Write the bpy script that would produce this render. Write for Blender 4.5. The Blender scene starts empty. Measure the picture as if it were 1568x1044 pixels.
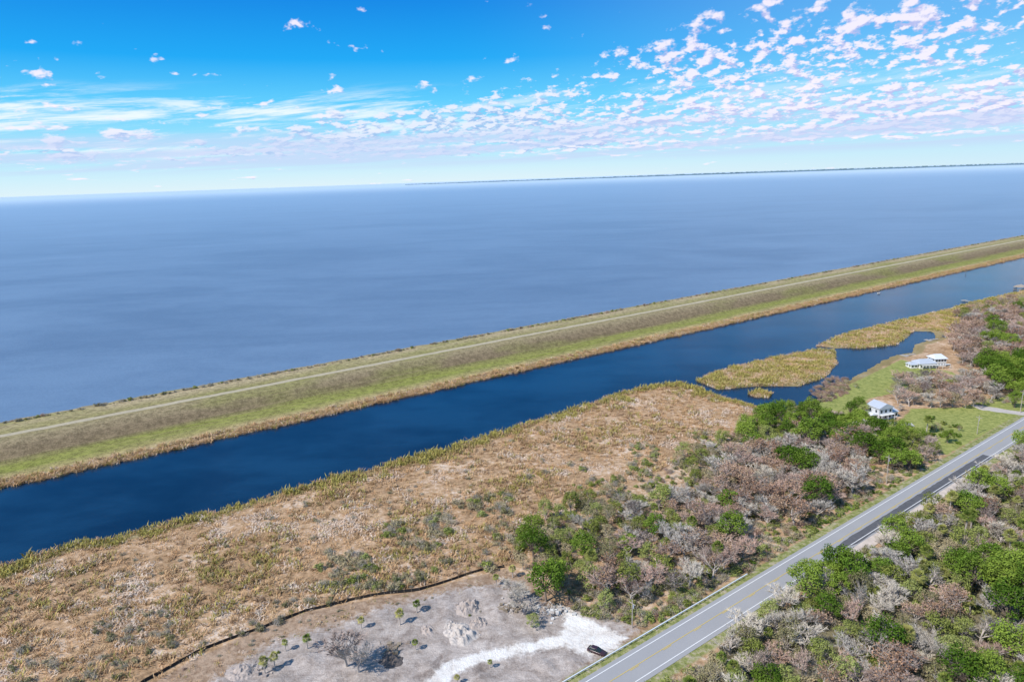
import bpy, math, random
import numpy as np
from mathutils import Vector, Matrix, noise as mn
random.seed(7); rng=np.random.default_rng(7)
scene=bpy.context.scene
# ------------------------------------------------------------ camera / survey frame
FL=1045.3; CH=120.0
pitch=math.atan(248.4/FL); roll=math.radians(1.94)
Fw=Vector((0,math.cos(pitch),-math.sin(pitch)))
R0=Vector((1,0,0)); U0=Vector((0,math.sin(pitch),math.cos(pitch)))
Rt=math.cos(roll)*R0-math.sin(roll)*U0
Up=math.sin(roll)*R0+math.cos(roll)*U0
def ray(px,py): return Fw+Rt*((px-784)/FL)+Up*((522-py)/FL)
def G(px,py,z=0.0):
    d=ray(px,py); k=(z-CH)/d.z
    return np.array([d.x*k,d.y*k])
cam_d=bpy.data.cameras.new("camera"); cam=bpy.data.objects.new("camera",cam_d)
scene.collection.objects.link(cam); scene.camera=cam
cam_d.lens=24; cam_d.sensor_width=36; cam_d.clip_start=1; cam_d.clip_end=200000
M=Matrix((( Rt.x,Up.x,-Fw.x,0),(Rt.y,Up.y,-Fw.y,0),(Rt.z,Up.z,-Fw.z,CH),(0,0,0,1)))
cam.matrix_world=M
scene.view_settings.view_transform='Standard'; scene.view_settings.look='None'; scene.view_settings.exposure=0
vp=ray(2330,221); D=np.array([vp.x,vp.y]); D/=np.linalg.norm(D); Nn=np.array([-D[1],D[0]])
def TS(p): p=np.asarray(p); return np.stack([p@D,p@Nn],-1)
def XY(t,s): return np.asarray(t)[...,None]*D+np.asarray(s)[...,None]*Nn
def S(px,py,z=0): return float(G(px,py,z)@Nn)
def T(px,py,z=0): return float(G(px,py,z)@D)
# ------------------------------------------------------------ node helpers
def new_mat(name):
    m=bpy.data.materials.new(name); m.use_nodes=True; nt=m.node_tree
    return m,nt,nt.nodes['Principled BSDF']
def nd(nt,t,**k):
    n=nt.nodes.new(t)
    for a,b in k.items(): setattr(n,a,b)
    return n
def setin(nt,sock,v):
    if isinstance(v,bpy.types.NodeSocket): nt.links.new(v,sock)
    elif isinstance(v,(tuple,list)) and len(v)==3 and sock.type=='RGBA': sock.default_value=(*v,1)
    else: sock.default_value=v
def mth(nt,op,a,b=0.0,c=None,clamp=False):
    n=nd(nt,'ShaderNodeMath',operation=op); n.use_clamp=clamp
    setin(nt,n.inputs[0],a); setin(nt,n.inputs[1],b)
    if c is not None: setin(nt,n.inputs[2],c)
    return n.outputs[0]
def sstep(nt,v,lo,hi,a=0.0,b=1.0):
    n=nd(nt,'ShaderNodeMapRange',interpolation_type='SMOOTHSTEP')
    setin(nt,n.inputs[0],v); setin(nt,n.inputs[1],lo); setin(nt,n.inputs[2],hi)
    setin(nt,n.inputs[3],a); setin(nt,n.inputs[4],b); return n.outputs[0]
def mixc(nt,f,a,b,mode='MIX'):
    n=nd(nt,'ShaderNodeMix',data_type='RGBA',blend_type=mode)
    setin(nt,n.inputs[0],f); setin(nt,n.inputs[6],a); setin(nt,n.inputs[7],b); return n.outputs[2]
def noi(nt,vec,scale,detail=3,rough=.55,dist=0):
    n=nd(nt,'ShaderNodeTexNoise'); 
    if vec is not None: nt.links.new(vec,n.inputs['Vector'])
    n.inputs['Scale'].default_value=scale; n.inputs['Detail'].default_value=detail
    n.inputs['Roughness'].default_value=rough; n.inputs['Distortion'].default_value=dist
    return n.outputs[0]
def ramp(nt,f,stops):
    n=nd(nt,'ShaderNodeValToRGB'); cr=n.color_ramp
    while len(cr.elements)<len(stops): cr.elements.new(.5)
    for e,(p,c) in zip(cr.elements,stops): e.position=p; e.color=(*c,1)
    nt.links.new(f,n.inputs[0]); return n.outputs[0]
def comb(nt,x,y,z=0.0):
    n=nd(nt,'ShaderNodeCombineXYZ'); setin(nt,n.inputs[0],x); setin(nt,n.inputs[1],y); setin(nt,n.inputs[2],z); return n.outputs[0]
def pos(nt): return nd(nt,'ShaderNodeNewGeometry').outputs['Position']
def attr(nt,name): return nd(nt,'ShaderNodeAttribute',attribute_name=name)
def sclv(nt,v,s):
    n=nd(nt,'ShaderNodeMapping'); nt.links.new(v,n.inputs[0]); n.inputs['Scale'].default_value=s; return n.outputs[0]
def bump(nt,b,h,strength,dist):
    n=nd(nt,'ShaderNodeBump'); setin(nt,n.inputs['Strength'],strength); n.inputs['Distance'].default_value=dist
    nt.links.new(h,n.inputs['Height']); nt.links.new(n.outputs[0],b.inputs['Normal'])
def rnd(nt): return nd(nt,'ShaderNodeObjectInfo').outputs['Random']
def simple(name,col,rough=.6,metal=0,var=.25,scale=3):
    m,nt,b=new_mat(name)
    n=noi(nt,pos(nt),scale,2)
    c=mixc(nt,n,tuple(x*(1-var) for x in col),tuple(min(1,x*(1+var)) for x in col))
    nt.links.new(c,b.inputs['Base Color']); b.inputs['Roughness'].default_value=rough; b.inputs['Metallic'].default_value=metal
    return m
def leafy(name,dark,light,alt=None,ps=.08,vr=.5):
    """foliage: per-plant, per-patch and per-leaf variation"""
    m,nt,b=new_mat(name)
    P=pos(nt)
    c=mixc(nt,sstep(nt,noi(nt,P,1.1,1,.6),.35,.65),dark,light)
    if alt is not None:
        c=mixc(nt,sstep(nt,mth(nt,'ADD',mth(nt,'MULTIPLY',rnd(nt),.5),mth(nt,'MULTIPLY',noi(nt,P,ps,1),.9)),.5,.95),c,alt)
    v=mth(nt,'ADD',mth(nt,'MULTIPLY',rnd(nt),vr),1-vr/2)
    hs=nd(nt,'ShaderNodeHueSaturation'); setin(nt,hs.inputs['Value'],v); nt.links.new(c,hs.inputs['Color'])
    df=nd(nt,'ShaderNodeBsdfDiffuse'); nt.links.new(hs.outputs[0],df.inputs[0]); nt.nodes.remove(b)
    nt.links.new(df.outputs[0],nt.nodes['Material Output'].inputs[0])
    return m
# ------------------------------------------------------------ mesh buffer
class Buf:
    def __init__(s): s.v=[]; s.f=[]; s.m=[]
    def add(s,vs,fs,mat=0):
        o=len(s.v); s.v+= [tuple(map(float,x)) for x in vs]; s.f+=[tuple(i+o for i in f) for f in fs]; s.m+=[mat]*len(fs)
    def tube(s,p0,p1,r0,r1,n=5,mat=0,cap=False):
        p0=Vector(p0); p1=Vector(p1); ax=(p1-p0)
        if ax.length<1e-6: return
        ax.normalize(); a=ax.orthogonal().normalized(); b=ax.cross(a)
        vs=[]
        for p,r in((p0,r0),(p1,r1)):
            for i in range(n):
                an=2*math.pi*i/n; vs.append(p+a*(r*math.cos(an))+b*(r*math.sin(an)))
        fs=[(i,(i+1)%n,n+(i+1)%n,n+i) for i in range(n)]
        if cap: fs+= [tuple(range(n))[::-1],tuple(range(n,2*n))]
        s.add(vs,fs,mat)
    def quads(s,q,mat=0):
        o=len(s.v); k=len(q); s.v+=[tuple(x) for x in q.reshape(-1,3).tolist()]
        s.f+=[(o+4*i,o+4*i+1,o+4*i+2,o+4*i+3) for i in range(k)]; s.m+=[mat]*k
    def tris(s,q,mat=0):
        o=len(s.v); k=len(q); s.v+=[tuple(x) for x in q.reshape(-1,3).tolist()]
        s.f+=[(o+3*i,o+3*i+1,o+3*i+2) for i in range(k)]; s.m+=[mat]*k
    def box(s,x0,x1,y0,y1,z0,z1,mat=0):
        vs=[(x,y,z) for z in(z0,z1) for y in(y0,y1) for x in(x0,x1)]
        s.add(vs,[(0,2,3,1),(4,5,7,6),(0,1,5,4),(1,3,7,5),(3,2,6,7),(2,0,4,6)],mat)
    def mesh(s,name,mats,smooth=False):
        me=bpy.data.meshes.new(name); me.from_pydata(s.v,[],s.f)
        for m in mats: me.materials.append(m)
        me.polygons.foreach_set('material_index',s.m)
        if smooth: me.polygons.foreach_set('use_smooth',[True]*len(s.f))
        me.update(); return me
    def obj(s,name,mats,smooth=False,parent=None):
        o=bpy.data.objects.new(name,s.mesh(name,mats,smooth)); scene.collection.objects.link(o)
        if parent: o.parent=parent
        return o
def link(name,me,loc,rz=0,sc=(1,1,1)):
    o=bpy.data.objects.new(name,me); o.location=loc; o.rotation_euler=(0,0,rz); o.scale=sc
    scene.collection.objects.link(o); return o
def empty(name,loc,rz=0):
    o=bpy.data.objects.new(name,None); o.location=loc; o.rotation_euler=(0,0,rz); scene.collection.objects.link(o); return o
# ------------------------------------------------------------ polygons
def sdf(poly,P):
    poly=np.asarray(poly); n=len(poly); d=np.full(len(P),1e18); ins=np.zeros(len(P),bool)
    for i in range(n):
        a=poly[i]; b=poly[(i+1)%n]; e=b-a; w=P-a
        h=np.clip((w@e)/max(e@e,1e-9),0,1); q=w-h[:,None]*e; d=np.minimum(d,(q*q).sum(1))
        c=((a[1]>P[:,1])!=(b[1]>P[:,1]))
        with np.errstate(divide='ignore',invalid='ignore'):
            xi=(b[0]-a[0])*(P[:,1]-a[1])/(b[1]-a[1])+a[0]
        ins^= c&(P[:,0]<xi)
    d=np.sqrt(d); return np.where(ins,d,-d)
def PP(pts,z=0): return np.array([G(x,y,z) for x,y in pts])
def nz(P,sc,off=0): return np.array([mn.noise(Vector((x*sc+off,y*sc,off*1.7))) for x,y in P])
def sample(poly,dens):
    lo=poly.min(0); hi=poly.max(0); n=int((hi-lo).prod()*dens)
    p=lo+rng.random((n,2))*(hi-lo); return p[sdf(poly,p)>0]
def spaced(P,dist):
    cell={}; out=[]
    for p in P:
        k=(int(p[0]//dist),int(p[1]//dist)); ok=True
        for i in(-1,0,1):
            for j in(-1,0,1):
                for q in cell.get((k[0]+i,k[1]+j),()):
                    if (q[0]-p[0])**2+(q[1]-p[1])**2<dist*dist: ok=False;break
                if not ok:break
            if not ok:break
        if ok: cell.setdefault(k,[]).append(p); out.append(p)
    return np.array(out) if out else np.zeros((0,2))
# ------------------------------------------------------------ layout (metres)
shore_px=[(-60,886),(0,868),(60,848),(130,831),(200,818),(300,790),(400,765),(480,742),(550,722),(640,700),(700,683),(780,658),(860,632),(930,610),(985,594),(1040,588),(1075,596),(1105,611),(1150,617),(1188,629),(1222,620),(1256,610),(1262,592),(1300,583),(1335,562),(1360,547),(1395,541),(1400,528),(1436,517),(1425,507),(1400,507),(1372,527),(1320,533),(1280,533),(1255,529),(1290,513),(1380,492),(1440,478),(1500,462),(1568,446)]
sh=[tuple(x) for x in TS(PP(shore_px))]
t0,s0=sh[0]; t1,s1=sh[-1]
land_ts=[(-70000,s0-8),(t0-300,s0-6)]+sh+[(t1+250,s1-12),(t1+600,s1-5),(70000,s1-10),(70000,-70000),(-70000,-70000)]
land=XY([a for a,b in land_ts],[b for a,b in land_ts])
isl1=PP([(1066,583),(1098,569),(1140,558),(1200,545),(1240,538),(1276,536),(1281,556),(1262,578),(1225,590),(1150,592),(1100,596)])
isl2=PP([(1146,603),(1162,598),(1182,602),(1176,609),(1155,609)])
bare=PP([(215,1060),(300,1012),(400,965),(470,940),(600,914),(680,899),(775,873),(822,890),(850,925),(900,935),(960,958),(985,972),(930,1010),(870,1044),(780,1110),(680,1200),(-100,1200)])
dirt=PP([(320,1050),(420,985),(520,960),(600,930),(700,905),(790,895),(840,935),(900,935),(975,965),(940,1005),(880,1044),(780,1110),(300,1110)])
shell=PP([(862,930),(885,945),(930,966),(962,982),(935,1002),(905,1008),(882,1003),(868,991),(800,1004),(745,1016),(700,1032),(670,1060),(640,1060),(680,1020),(740,1000),(800,990),(858,976),(866,955)])
lawn1=PP([(1372,652),(1395,628),(1470,626),(1520,610),(1580,600),(1580,632),(1540,650),(1450,700),(1420,690),(1392,672)])
lawn2=PP([(1225,640),(1255,612),(1290,596),(1335,574),(1380,552),(1405,560),(1460,572),(1470,585),(1400,598),(1330,612),(1300,640)])
drive=PP([(1485,622),(1500,622),(1580,636),(1580,641),(1500,629)])
rc=TS(PP([(945,1044),(1095,950),(1255,852),(1420,748),(1568,657)]))
pf=np.polyfit(rc[:,0],rc[:,1],2); ta,tb=rc[0,0],rc[-1,0]
def road_s(t):
    t=np.asarray(t,float); tc=np.clip(t,ta-40,tb+60); return np.polyval(pf,tc)+(t-tc)*(2*pf[0]*tc+pf[1])*.3
RW=5.0
# ------------------------------------------------------------ ground sheet
fine_t=np.arange(-150,1050,1.6); fine_s=np.arange(0,330,1.6)
tt=np.concatenate([[-70000,-30000,-10000,-4000,-1500,-700,-400,-250],fine_t,[1080,1130,1200,1300,1500,1800,2500,4000,8000,20000,40000,70000]])
ss=np.concatenate([[-70000,-30000,-10000,-3000,-1000,-400,-150,-60,-30,-15,-7],fine_s,[340,360,420,600,1000,3000,10000,30000,70000]])
TT,SS=np.meshgrid(tt,ss,indexing='ij'); P=XY(TT.ravel(),SS.ravel()); tsr=np.stack([TT.ravel(),SS.ravel()],1)
wob=np.zeros(len(P)); near=(np.abs(P).max(1)<1500)
wob[near]=nz(P[near],.09)*2.2+nz(P[near],.35,3)*1.2
dl=np.maximum.reduce([sdf(land,P),sdf(isl1,P),sdf(isl2,P)])+wob
hz=np.clip(dl*.35,-2.0,.75)
rd=np.abs(tsr[:,1]-road_s(tsr[:,0]))
nb=np.zeros(len(P)); nb[near]=nz(P[near],.2,9)
k=np.clip(1-(rd-6.5)/8,0,1)
hz=hz+nb*.18*(rd>7)*(dl>2)+ (dl>2)*k*(1.15-hz)
def mk(poly,w=2.5): return np.clip(.5+sdf(poly,P)/(2*w),0,1)
m_b=mk(bare,1.5); m_d=mk(dirt,5); m_s=mk(shell,2.0); m_l=np.maximum(mk(lawn1,3),mk(lawn2,3)); 
# graded lot: lumpy spoil instead of a flat sheet
lump=np.zeros(len(P)); sel=near&(m_d>.05); lump[sel]=np.clip(nz(P[sel],.22,51)-.12,0,1)*1.6+nz(P[sel],.6,52)*.22
hz=hz+lump*m_d*(1-m_s)
m_verge=np.clip(1-(rd-RW)/5.5,0,1)
m_dr=mk(drive,.8)
m_edge=np.clip(1-(dl-2)/9,0,1)
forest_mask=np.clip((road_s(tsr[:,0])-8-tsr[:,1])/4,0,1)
nT,nS=len(tt),len(ss)
idx=np.arange(nT*nS).reshape(nT,nS)
f=np.stack([idx[:-1,:-1],idx[1:,:-1],idx[1:,1:],idx[:-1,1:]],-1).reshape(-1,4)
me=bpy.data.meshes.new('ground'); me.from_pydata(np.column_stack([P,hz]).tolist(),[],f.tolist())
me.polygons.foreach_set('use_smooth',[True]*len(f))
for nm,arr in(('bare',m_b),('dirt',m_d),('shell',m_s),('lawn',m_l),('verge',m_verge),('edge',m_edge),('drive',m_dr),('forest',forest_mask)):
    a=me.attributes.new(nm,'FLOAT','POINT'); a.data.foreach_set('value',arr.astype(np.float32))
m,nt,b=new_mat('marsh_ground'); Pn=pos(nt)
n1=noi(nt,Pn,.05,4,.65); n2=noi(nt,Pn,.6,4,.7); n3=noi(nt,Pn,3,2,.7); n4=noi(nt,Pn,.16,3,.6,.8)
c=ramp(nt,mth(nt,'ADD',mth(nt,'MULTIPLY',n1,.5),mth(nt,'MULTIPLY',n2,.5)),[(.32,(.16,.105,.06)),(.44,(.35,.225,.125)),(.53,(.50,.335,.20)),(.62,(.66,.53,.41))])
def msk(name,amp=.7,lo=.4,hi=.6):
    return sstep(nt,mth(nt,'ADD',attr(nt,name).outputs['Fac'],mth(nt,'MULTIPLY',mth(nt,'SUBTRACT',n2,.5),amp)),lo,hi)
c=mixc(nt,mth(nt,'MULTIPLY',msk('edge'),.7),c,(.22,.19,.075))
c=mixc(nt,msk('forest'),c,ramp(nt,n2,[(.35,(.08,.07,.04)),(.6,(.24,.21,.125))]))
c=mixc(nt,msk('bare',.3),c,ramp(nt,n2,[(.35,(.25,.165,.105)),(.6,(.43,.31,.215))]))
dcol=ramp(nt,mth(nt,'ADD',mth(nt,'MULTIPLY',n2,.35),mth(nt,'ADD',mth(nt,'MULTIPLY',n3,.2),mth(nt,'MULTIPLY',n4,.45))),[(.36,(.21,.17,.145)),(.46,(.36,.305,.265)),(.55,(.47,.41,.365)),(.64,(.60,.54,.48))])
rut=noi(nt,sclv(nt,Pn,(.05,.45,1)),1,3,.65,1.2)
dcol=mixc(nt,mth(nt,'MULTIPLY',sstep(nt,mth(nt,'ABSOLUTE',mth(nt,'SUBTRACT',rut,.5)),.03,.0),.45),dcol,(.20,.16,.135))
c=mixc(nt,msk('dirt',1.3,.25,.75),c,dcol)
c=mixc(nt,msk('lawn'),c,ramp(nt,n2,[(.35,(.18,.215,.055)),(.6,(.34,.35,.11))]))
c=mixc(nt,msk('verge',.5),c,ramp(nt,n2,[(.35,(.15,.18,.05)),(.5,(.27,.28,.10)),(.66,(.44,.38,.27))]))
c=mixc(nt,msk('shell',1.0,.25,.75),c,ramp(nt,mth(nt,'ADD',mth(nt,'MULTIPLY',n2,.5),mth(nt,'MULTIPLY',n4,.5)),[(.35,(.58,.52,.46)),(.5,(.74,.70,.64)),(.62,(.82,.80,.76))]))
c=mixc(nt,msk('drive',.2),c,(.5,.46,.42))
nt.links.new(c,b.inputs['Base Color']); b.inputs['Roughness'].default_value=.95; b.inputs['Specular IOR Level'].default_value=.1
bump(nt,b,mth(nt,'ADD',n2,mth(nt,'MULTIPLY',n3,.4)),.8,.5)
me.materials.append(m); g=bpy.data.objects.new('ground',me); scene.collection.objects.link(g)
# ------------------------------------------------------------ levee
X0=784
prof=[(S(X0,498,0)+14,-2.5),(S(X0,503,9)+9,2.5),(S(X0,503,9)+1.5,8.2),(S(X0,505,9),8.9),(S(X0,511,9),9.0),(S(X0,515,9),9.05),(S(X0,520,9),9.05),(S(X0,523.5,9),8.9),(S(X0,526,8.4),8.4),(S(X0,546,2.6),2.6),(S(X0,555,1.6),1.6),(S(X0,564,.9),.9),(S(X0,570.5,0),0),(S(X0,574,0)-1,-1.6)]
ps=[prof[0][0]];pz=[prof[0][1]]
for (a,za),(b2,zb) in zip(prof[:-1],prof[1:]):
    k=max(1,int(abs(b2-a)/2.2))
    for i in range(1,k+1): ps.append(a+(b2-a)*i/k); pz.append(za+(zb-za)*i/k)
ps=np.array(ps);pz=np.array(pz)
lt=np.concatenate([[-60000,-20000,-5000,-1500,-600,-300],np.arange(-150,1300,3.0),[1350,1450,1600,1900,2500,4000,8000,20000,60000]])
LT,LS=np.meshgrid(lt,ps,indexing='ij'); LZ=np.repeat(pz[None],len(lt),0)
e_n=np.array([mn.noise(Vector((t*.06,3,0)))*2.0+mn.noise(Vector((t*.25,8,0)))*1.2 if -200<t<1350 else 0 for t in lt])
wgt=np.clip((S(X0,556,1.5)-LS)/12,0,1); LSn=LS+e_n[:,None]*wgt
e_m=np.array([mn.noise(Vector((t*.2,33,0)))*1.2 if -200<t<1350 else 0 for t in lt])
LSn=LSn+e_m[:,None]*np.clip((LS-prof[4][0])/8,0,1)
lp=XY(LT.ravel(),LSn.ravel())
lz=LZ.ravel()+np.array([mn.noise(Vector((x*.12,y*.12,0)))*.22 if abs(x)<1300 and abs(y)<1300 else 0 for x,y in lp])
a_,b_=LT.shape; idx=np.arange(a_*b_).reshape(a_,b_)
f=np.stack([idx[:-1,:-1],idx[:-1,1:],idx[1:,1:],idx[1:,:-1]],-1).reshape(-1,4)
me=bpy.data.meshes.new('levee'); me.from_pydata(np.column_stack([lp,lz]).tolist(),[],f.tolist()); me.polygons.foreach_set('use_smooth',[True]*len(f))
a=me.attributes.new('ts','FLOAT_VECTOR','POINT'); a.data.foreach_set('vector',np.column_stack([LT.ravel(),LS.ravel(),np.zeros(a_*b_)]).astype(np.float32).ravel())
m,nt,b=new_mat('levee_grass'); Pn=pos(nt); tsv=attr(nt,'ts').outputs['Vector']
sep=nd(nt,'ShaderNodeSeparateXYZ'); nt.links.new(tsv,sep.inputs[0])
wv=noi(nt,sclv(nt,tsv,(.02,.15,1)),1,4,.6); n2=noi(nt,Pn,.35,5,.75); n3=noi(nt,Pn,1.6,3,.75); ln=noi(nt,sclv(nt,tsv,(.008,1.1,1)),1,3,.6); bg=noi(nt,sclv(nt,tsv,(.012,.03,1)),1,3)
s_=mth(nt,'ADD',sep.outputs[1],mth(nt,'MULTIPLY',mth(nt,'SUBTRACT',wv,.5),6.0))
smin,smax=ps.min(),ps.max()
def sp(py,z): return (S(X0,py,z)-smin)/(smax-smin)
fac=mth(nt,'DIVIDE',mth(nt,'SUBTRACT',s_,float(smin)),float(smax-smin))
grn=(.27,.30,.06); brn=(.26,.195,.115)
c=ramp(nt,fac,[(sp(574,0),(.30,.22,.12)),(sp(566,.5),(.55,.42,.235)),(sp(560,1.2),(.50,.40,.19)),(sp(554,1.6),(.30,.33,.075)),(sp(547,2.5),(.29,.31,.075)),(sp(541,4),brn),(sp(529,8),(.29,.22,.135)),(sp(524,9),(.38,.31,.18)),(sp(514,9),(.37,.34,.14)),(sp(508,9),(.54,.44,.26)),(.97,(.34,.3,.18))])
c=mixc(nt,mth(nt,'MULTIPLY',sstep(nt,bg,.48,.66),.55),c,grn)
c=mixc(nt,mth(nt,'MULTIPLY',sstep(nt,ln,.45,.62),.4),c,(.40,.31,.18))
dk=sstep(nt,mth(nt,'ADD',mth(nt,'MULTIPLY',n2,.55),mth(nt,'MULTIPLY',n3,.45)),.40,.58)
c=mixc(nt,dk,mixc(nt,.6,c,(.06,.045,.025)),c)
tc=S(X0,517.5,9.05)
dtr=mth(nt,'ABSOLUTE',mth(nt,'SUBTRACT',mth(nt,'ADD',sep.outputs[1],mth(nt,'MULTIPLY',mth(nt,'SUBTRACT',wv,.5),.8)),tc))
c=mixc(nt,mth(nt,'MULTIPLY',sstep(nt,dtr,2.6,1.7),.7),c,mixc(nt,n2,(.46,.39,.29),(.62,.55,.43)))
nt.links.new(c,b.inputs['Base Color']); b.inputs['Roughness'].default_value=.95; b.inputs['Specular IOR Level'].default_value=.1
bump(nt,b,mth(nt,'ADD',n2,n3),.8,.5)
me.materials.append(m); o=bpy.data.objects.new('levee',me); scene.collection.objects.link(o)
# ------------------------------------------------------------ water
def water(name,s_a,s_b,mat):
    q=XY([-65000,65000,65000,-65000],[s_a,s_a,s_b,s_b]); bf=Buf(); bf.add([(x,y,0) for x,y in q],[(0,1,2,3)]); return bf.obj(name,[mat])
smid=S(X0,517,9)
m,nt,b=new_mat('lake_water'); Pn=pos(nt)
def rotv(nt,v,s):
    n=nd(nt,'ShaderNodeMapping'); nt.links.new(v,n.inputs[0]); n.inputs['Rotation'].default_value=(0,0,math.radians(-8)); n.inputs['Scale'].default_value=s; return n.outputs[0]
lane=noi(nt,rotv(nt,Pn,(.0022,.0045,1)),1,5,.6,1.0); lane2=noi(nt,rotv(nt,Pn,(.014,.034,1)),1,4,.65,.5); rip=noi(nt,rotv(nt,Pn,(.16,.40,1)),1,3,.7)
sx=nd(nt,'ShaderNodeSeparateXYZ'); nt.links.new(Pn,sx.inputs[0])
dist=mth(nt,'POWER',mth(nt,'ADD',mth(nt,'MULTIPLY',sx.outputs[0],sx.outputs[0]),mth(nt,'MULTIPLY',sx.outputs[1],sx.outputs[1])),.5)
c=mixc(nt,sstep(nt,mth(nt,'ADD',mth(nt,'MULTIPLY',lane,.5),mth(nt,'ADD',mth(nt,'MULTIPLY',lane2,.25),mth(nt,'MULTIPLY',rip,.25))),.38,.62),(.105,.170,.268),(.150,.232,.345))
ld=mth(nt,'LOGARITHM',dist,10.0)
c=mixc(nt,mth(nt,'MULTIPLY',sstep(nt,ld,2.75,4.1),.85),c,(.28,.42,.57))  # distance haze and sky reflection painted into the lake's base colour
c=mixc(nt,mth(nt,'MULTIPLY',sstep(nt,ld,3.85,4.4),.8),c,(.58,.70,.78))  # bright horizon glare painted as a pale band on the far water
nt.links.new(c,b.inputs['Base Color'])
b.inputs['Roughness'].default_value=.42; b.inputs['IOR'].default_value=1.33
w1=noi(nt,rotv(nt,Pn,(.35,.6,1)),1,4,.65)
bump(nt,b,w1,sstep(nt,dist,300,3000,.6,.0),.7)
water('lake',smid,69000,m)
m,nt,b=new_mat('canal_water'); Pn=pos(nt)
n1=noi(nt,sclv(nt,Pn,(.012,.02,1)),1,4,.6)
c=mixc(nt,sstep(nt,n1,.35,.65),(.003,.019,.048),(.008,.042,.092)); nt.links.new(c,b.inputs['Base Color'])
b.inputs['Roughness'].default_value=.14; b.inputs['IOR'].default_value=1.33
bump(nt,b,noi(nt,sclv(nt,Pn,(.9,1.3,1)),1,3,.6),.2,.25)
water('canal',-300,smid,m)
# ------------------------------------------------------------ far shoreline
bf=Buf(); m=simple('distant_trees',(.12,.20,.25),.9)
az0=math.atan2(ray(620,280).x,ray(620,280).y); az1=math.radians(75); n=700; Rr=31000
for i in range(n):
    a0=az0+(az1-az0)*i/n; a1=az0+(az1-az0)*(i+1)/n
    hh=(18+34*min(1,i/220))*(.75+.5*random.random()); r=Rr+600*mn.noise(Vector((i*.05,0,0)))
    p=[(r*math.sin(a0),r*math.cos(a0)),(r*math.sin(a1),r*math.cos(a1))]
    p2=[(x*1.02,y*1.02) for x,y in p]
    bf.add([(*p[0],-1),(*p[1],-1),(*p[1],hh),(*p[0],hh),(*p2[1],hh*1.05),(*p2[0],hh*1.05)],[(0,1,2,3),(3,2,4,5)])
bf.obj('distant_treeline',[m])
# ------------------------------------------------------------ road
def strip(name,o0,o1,z,mat,ta_=-400,tb_=1500,step=6,dash=None):
    bf=Buf(); t=ta_
    while t<tb_:
        te=min(t+(dash[0] if dash else step),tb_)
        q=[XY(a,road_s(a)+o) for a,o in((t,o0),(te,o0),(te,o1),(t,o1))]
        bf.add([(p[0],p[1],z) for p in q],[(0,1,2,3)]); t=te+(dash[1] if dash else 0)
    return bf.obj(name,[mat])
m,nt,b=new_mat('asphalt'); Pn=pos(nt)
c=mixc(nt,noi(nt,Pn,.12,4),(.31,.31,.315),(.40,.395,.39)); c=mixc(nt,mth(nt,'MULTIPLY',noi(nt,Pn,2.5,4,.8),.5),c,(.25,.25,.25)); nt.links.new(c,b.inputs['Base Color']); b.inputs['Roughness'].default_value=.9
strip('road',-RW,RW,1.22,m)
m2,nt,b=new_mat('dark_asphalt'); c=mixc(nt,noi(nt,pos(nt),.5,5,.75),(.05,.052,.06),(.15,.15,.155)); nt.links.new(c,b.inputs['Base Color']); b.inputs['Roughness'].default_value=.85
tA,tB=T(1268,850),T(1512,702)
white=simple('white_road_paint',(.74,.74,.72),.7,0,.15,2); yel=simple('yellow_road_paint',(.62,.45,.08),.7)
bf=Buf(); t=tA
while t<tB:
    q=[]
    for a,o_ in((t,-4.5),(t+2,-4.5),(t+2,-.9),(t,-.9)):
        q.append(XY(a,road_s(a)+o_+.35*mn.noise(Vector((a*.4,o_*3,2)))+(2.0*max(0,1-(a-tA)/12)*(o_<-2)-1.2*max(0,1-(a-tA)/12)*(o_>-2))))
    bf.add([(p[0],p[1],1.24) for p in q],[(0,1,2,3)]); t+=2
bf.obj('resurfaced_lane',[m2])
strip('road_edge_line',3.55,3.80,1.265,white); strip('road_edge_line',-3.80,-3.55,1.265,white)
strip('road_centre_line',.10,.28,1.265,yel); strip('road_centre_line',-.28,-.10,1.265,yel,dash=(3,9))
m3=simple('shoulder_dirt',(.56,.48,.41),.95,0,.3,.5)
bf=Buf()
t=T(1240,885)
tE=T(1510,728)
while t<tE:
    w0=3.0+1.8*mn.noise(Vector((t*.08,0,0))); w1=3.0+1.8*mn.noise(Vector(((t+2)*.08,0,0)))
    q=[XY(a,road_s(a)+o_) for a,o_ in((t,-RW+.05),(t+2,-RW+.05),(t+2,-RW-w1),(t,-RW-w0))]
    bf.add([(p[0],p[1],1.20) for p in q],[(0,3,2,1)]); t+=2
bf.obj('road_shoulder',[m3])
# guardrail
galv=simple('galvanised_steel',(.82,.84,.86),.5,.0,.05); wood=simple('weathered_wood',(.26,.21,.15),.85,0,.35)
bf=Buf(); t=T(846,1062)-20; tE=T(1134,884)
yo=RW+1.6
while t<tE:
    for (z0,z1,y0,y1) in((1.62,1.72,0,.10),(1.72,1.82,.10,.02),(1.82,1.92,.02,.10),(1.92,2.04,.10,-.06)):
        a_=XY(t,road_s(t)+yo-y0); b_=XY(t,road_s(t)+yo-y1); c_=XY(t+2,road_s(t+2)+yo-y1); d_=XY(t+2,road_s(t+2)+yo-y0)
        bf.add([(*a_,z0),(*d_,z0),(*c_,z1),(*b_,z1)],[(0,1,2,3)])
    p=XY(t,road_s(t)+yo+.15); bf.tube((*p,.6),(*p,2.05),.11,.11,4,1,True); t+=2
bf.obj('guardrail',[galv,wood])
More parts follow.
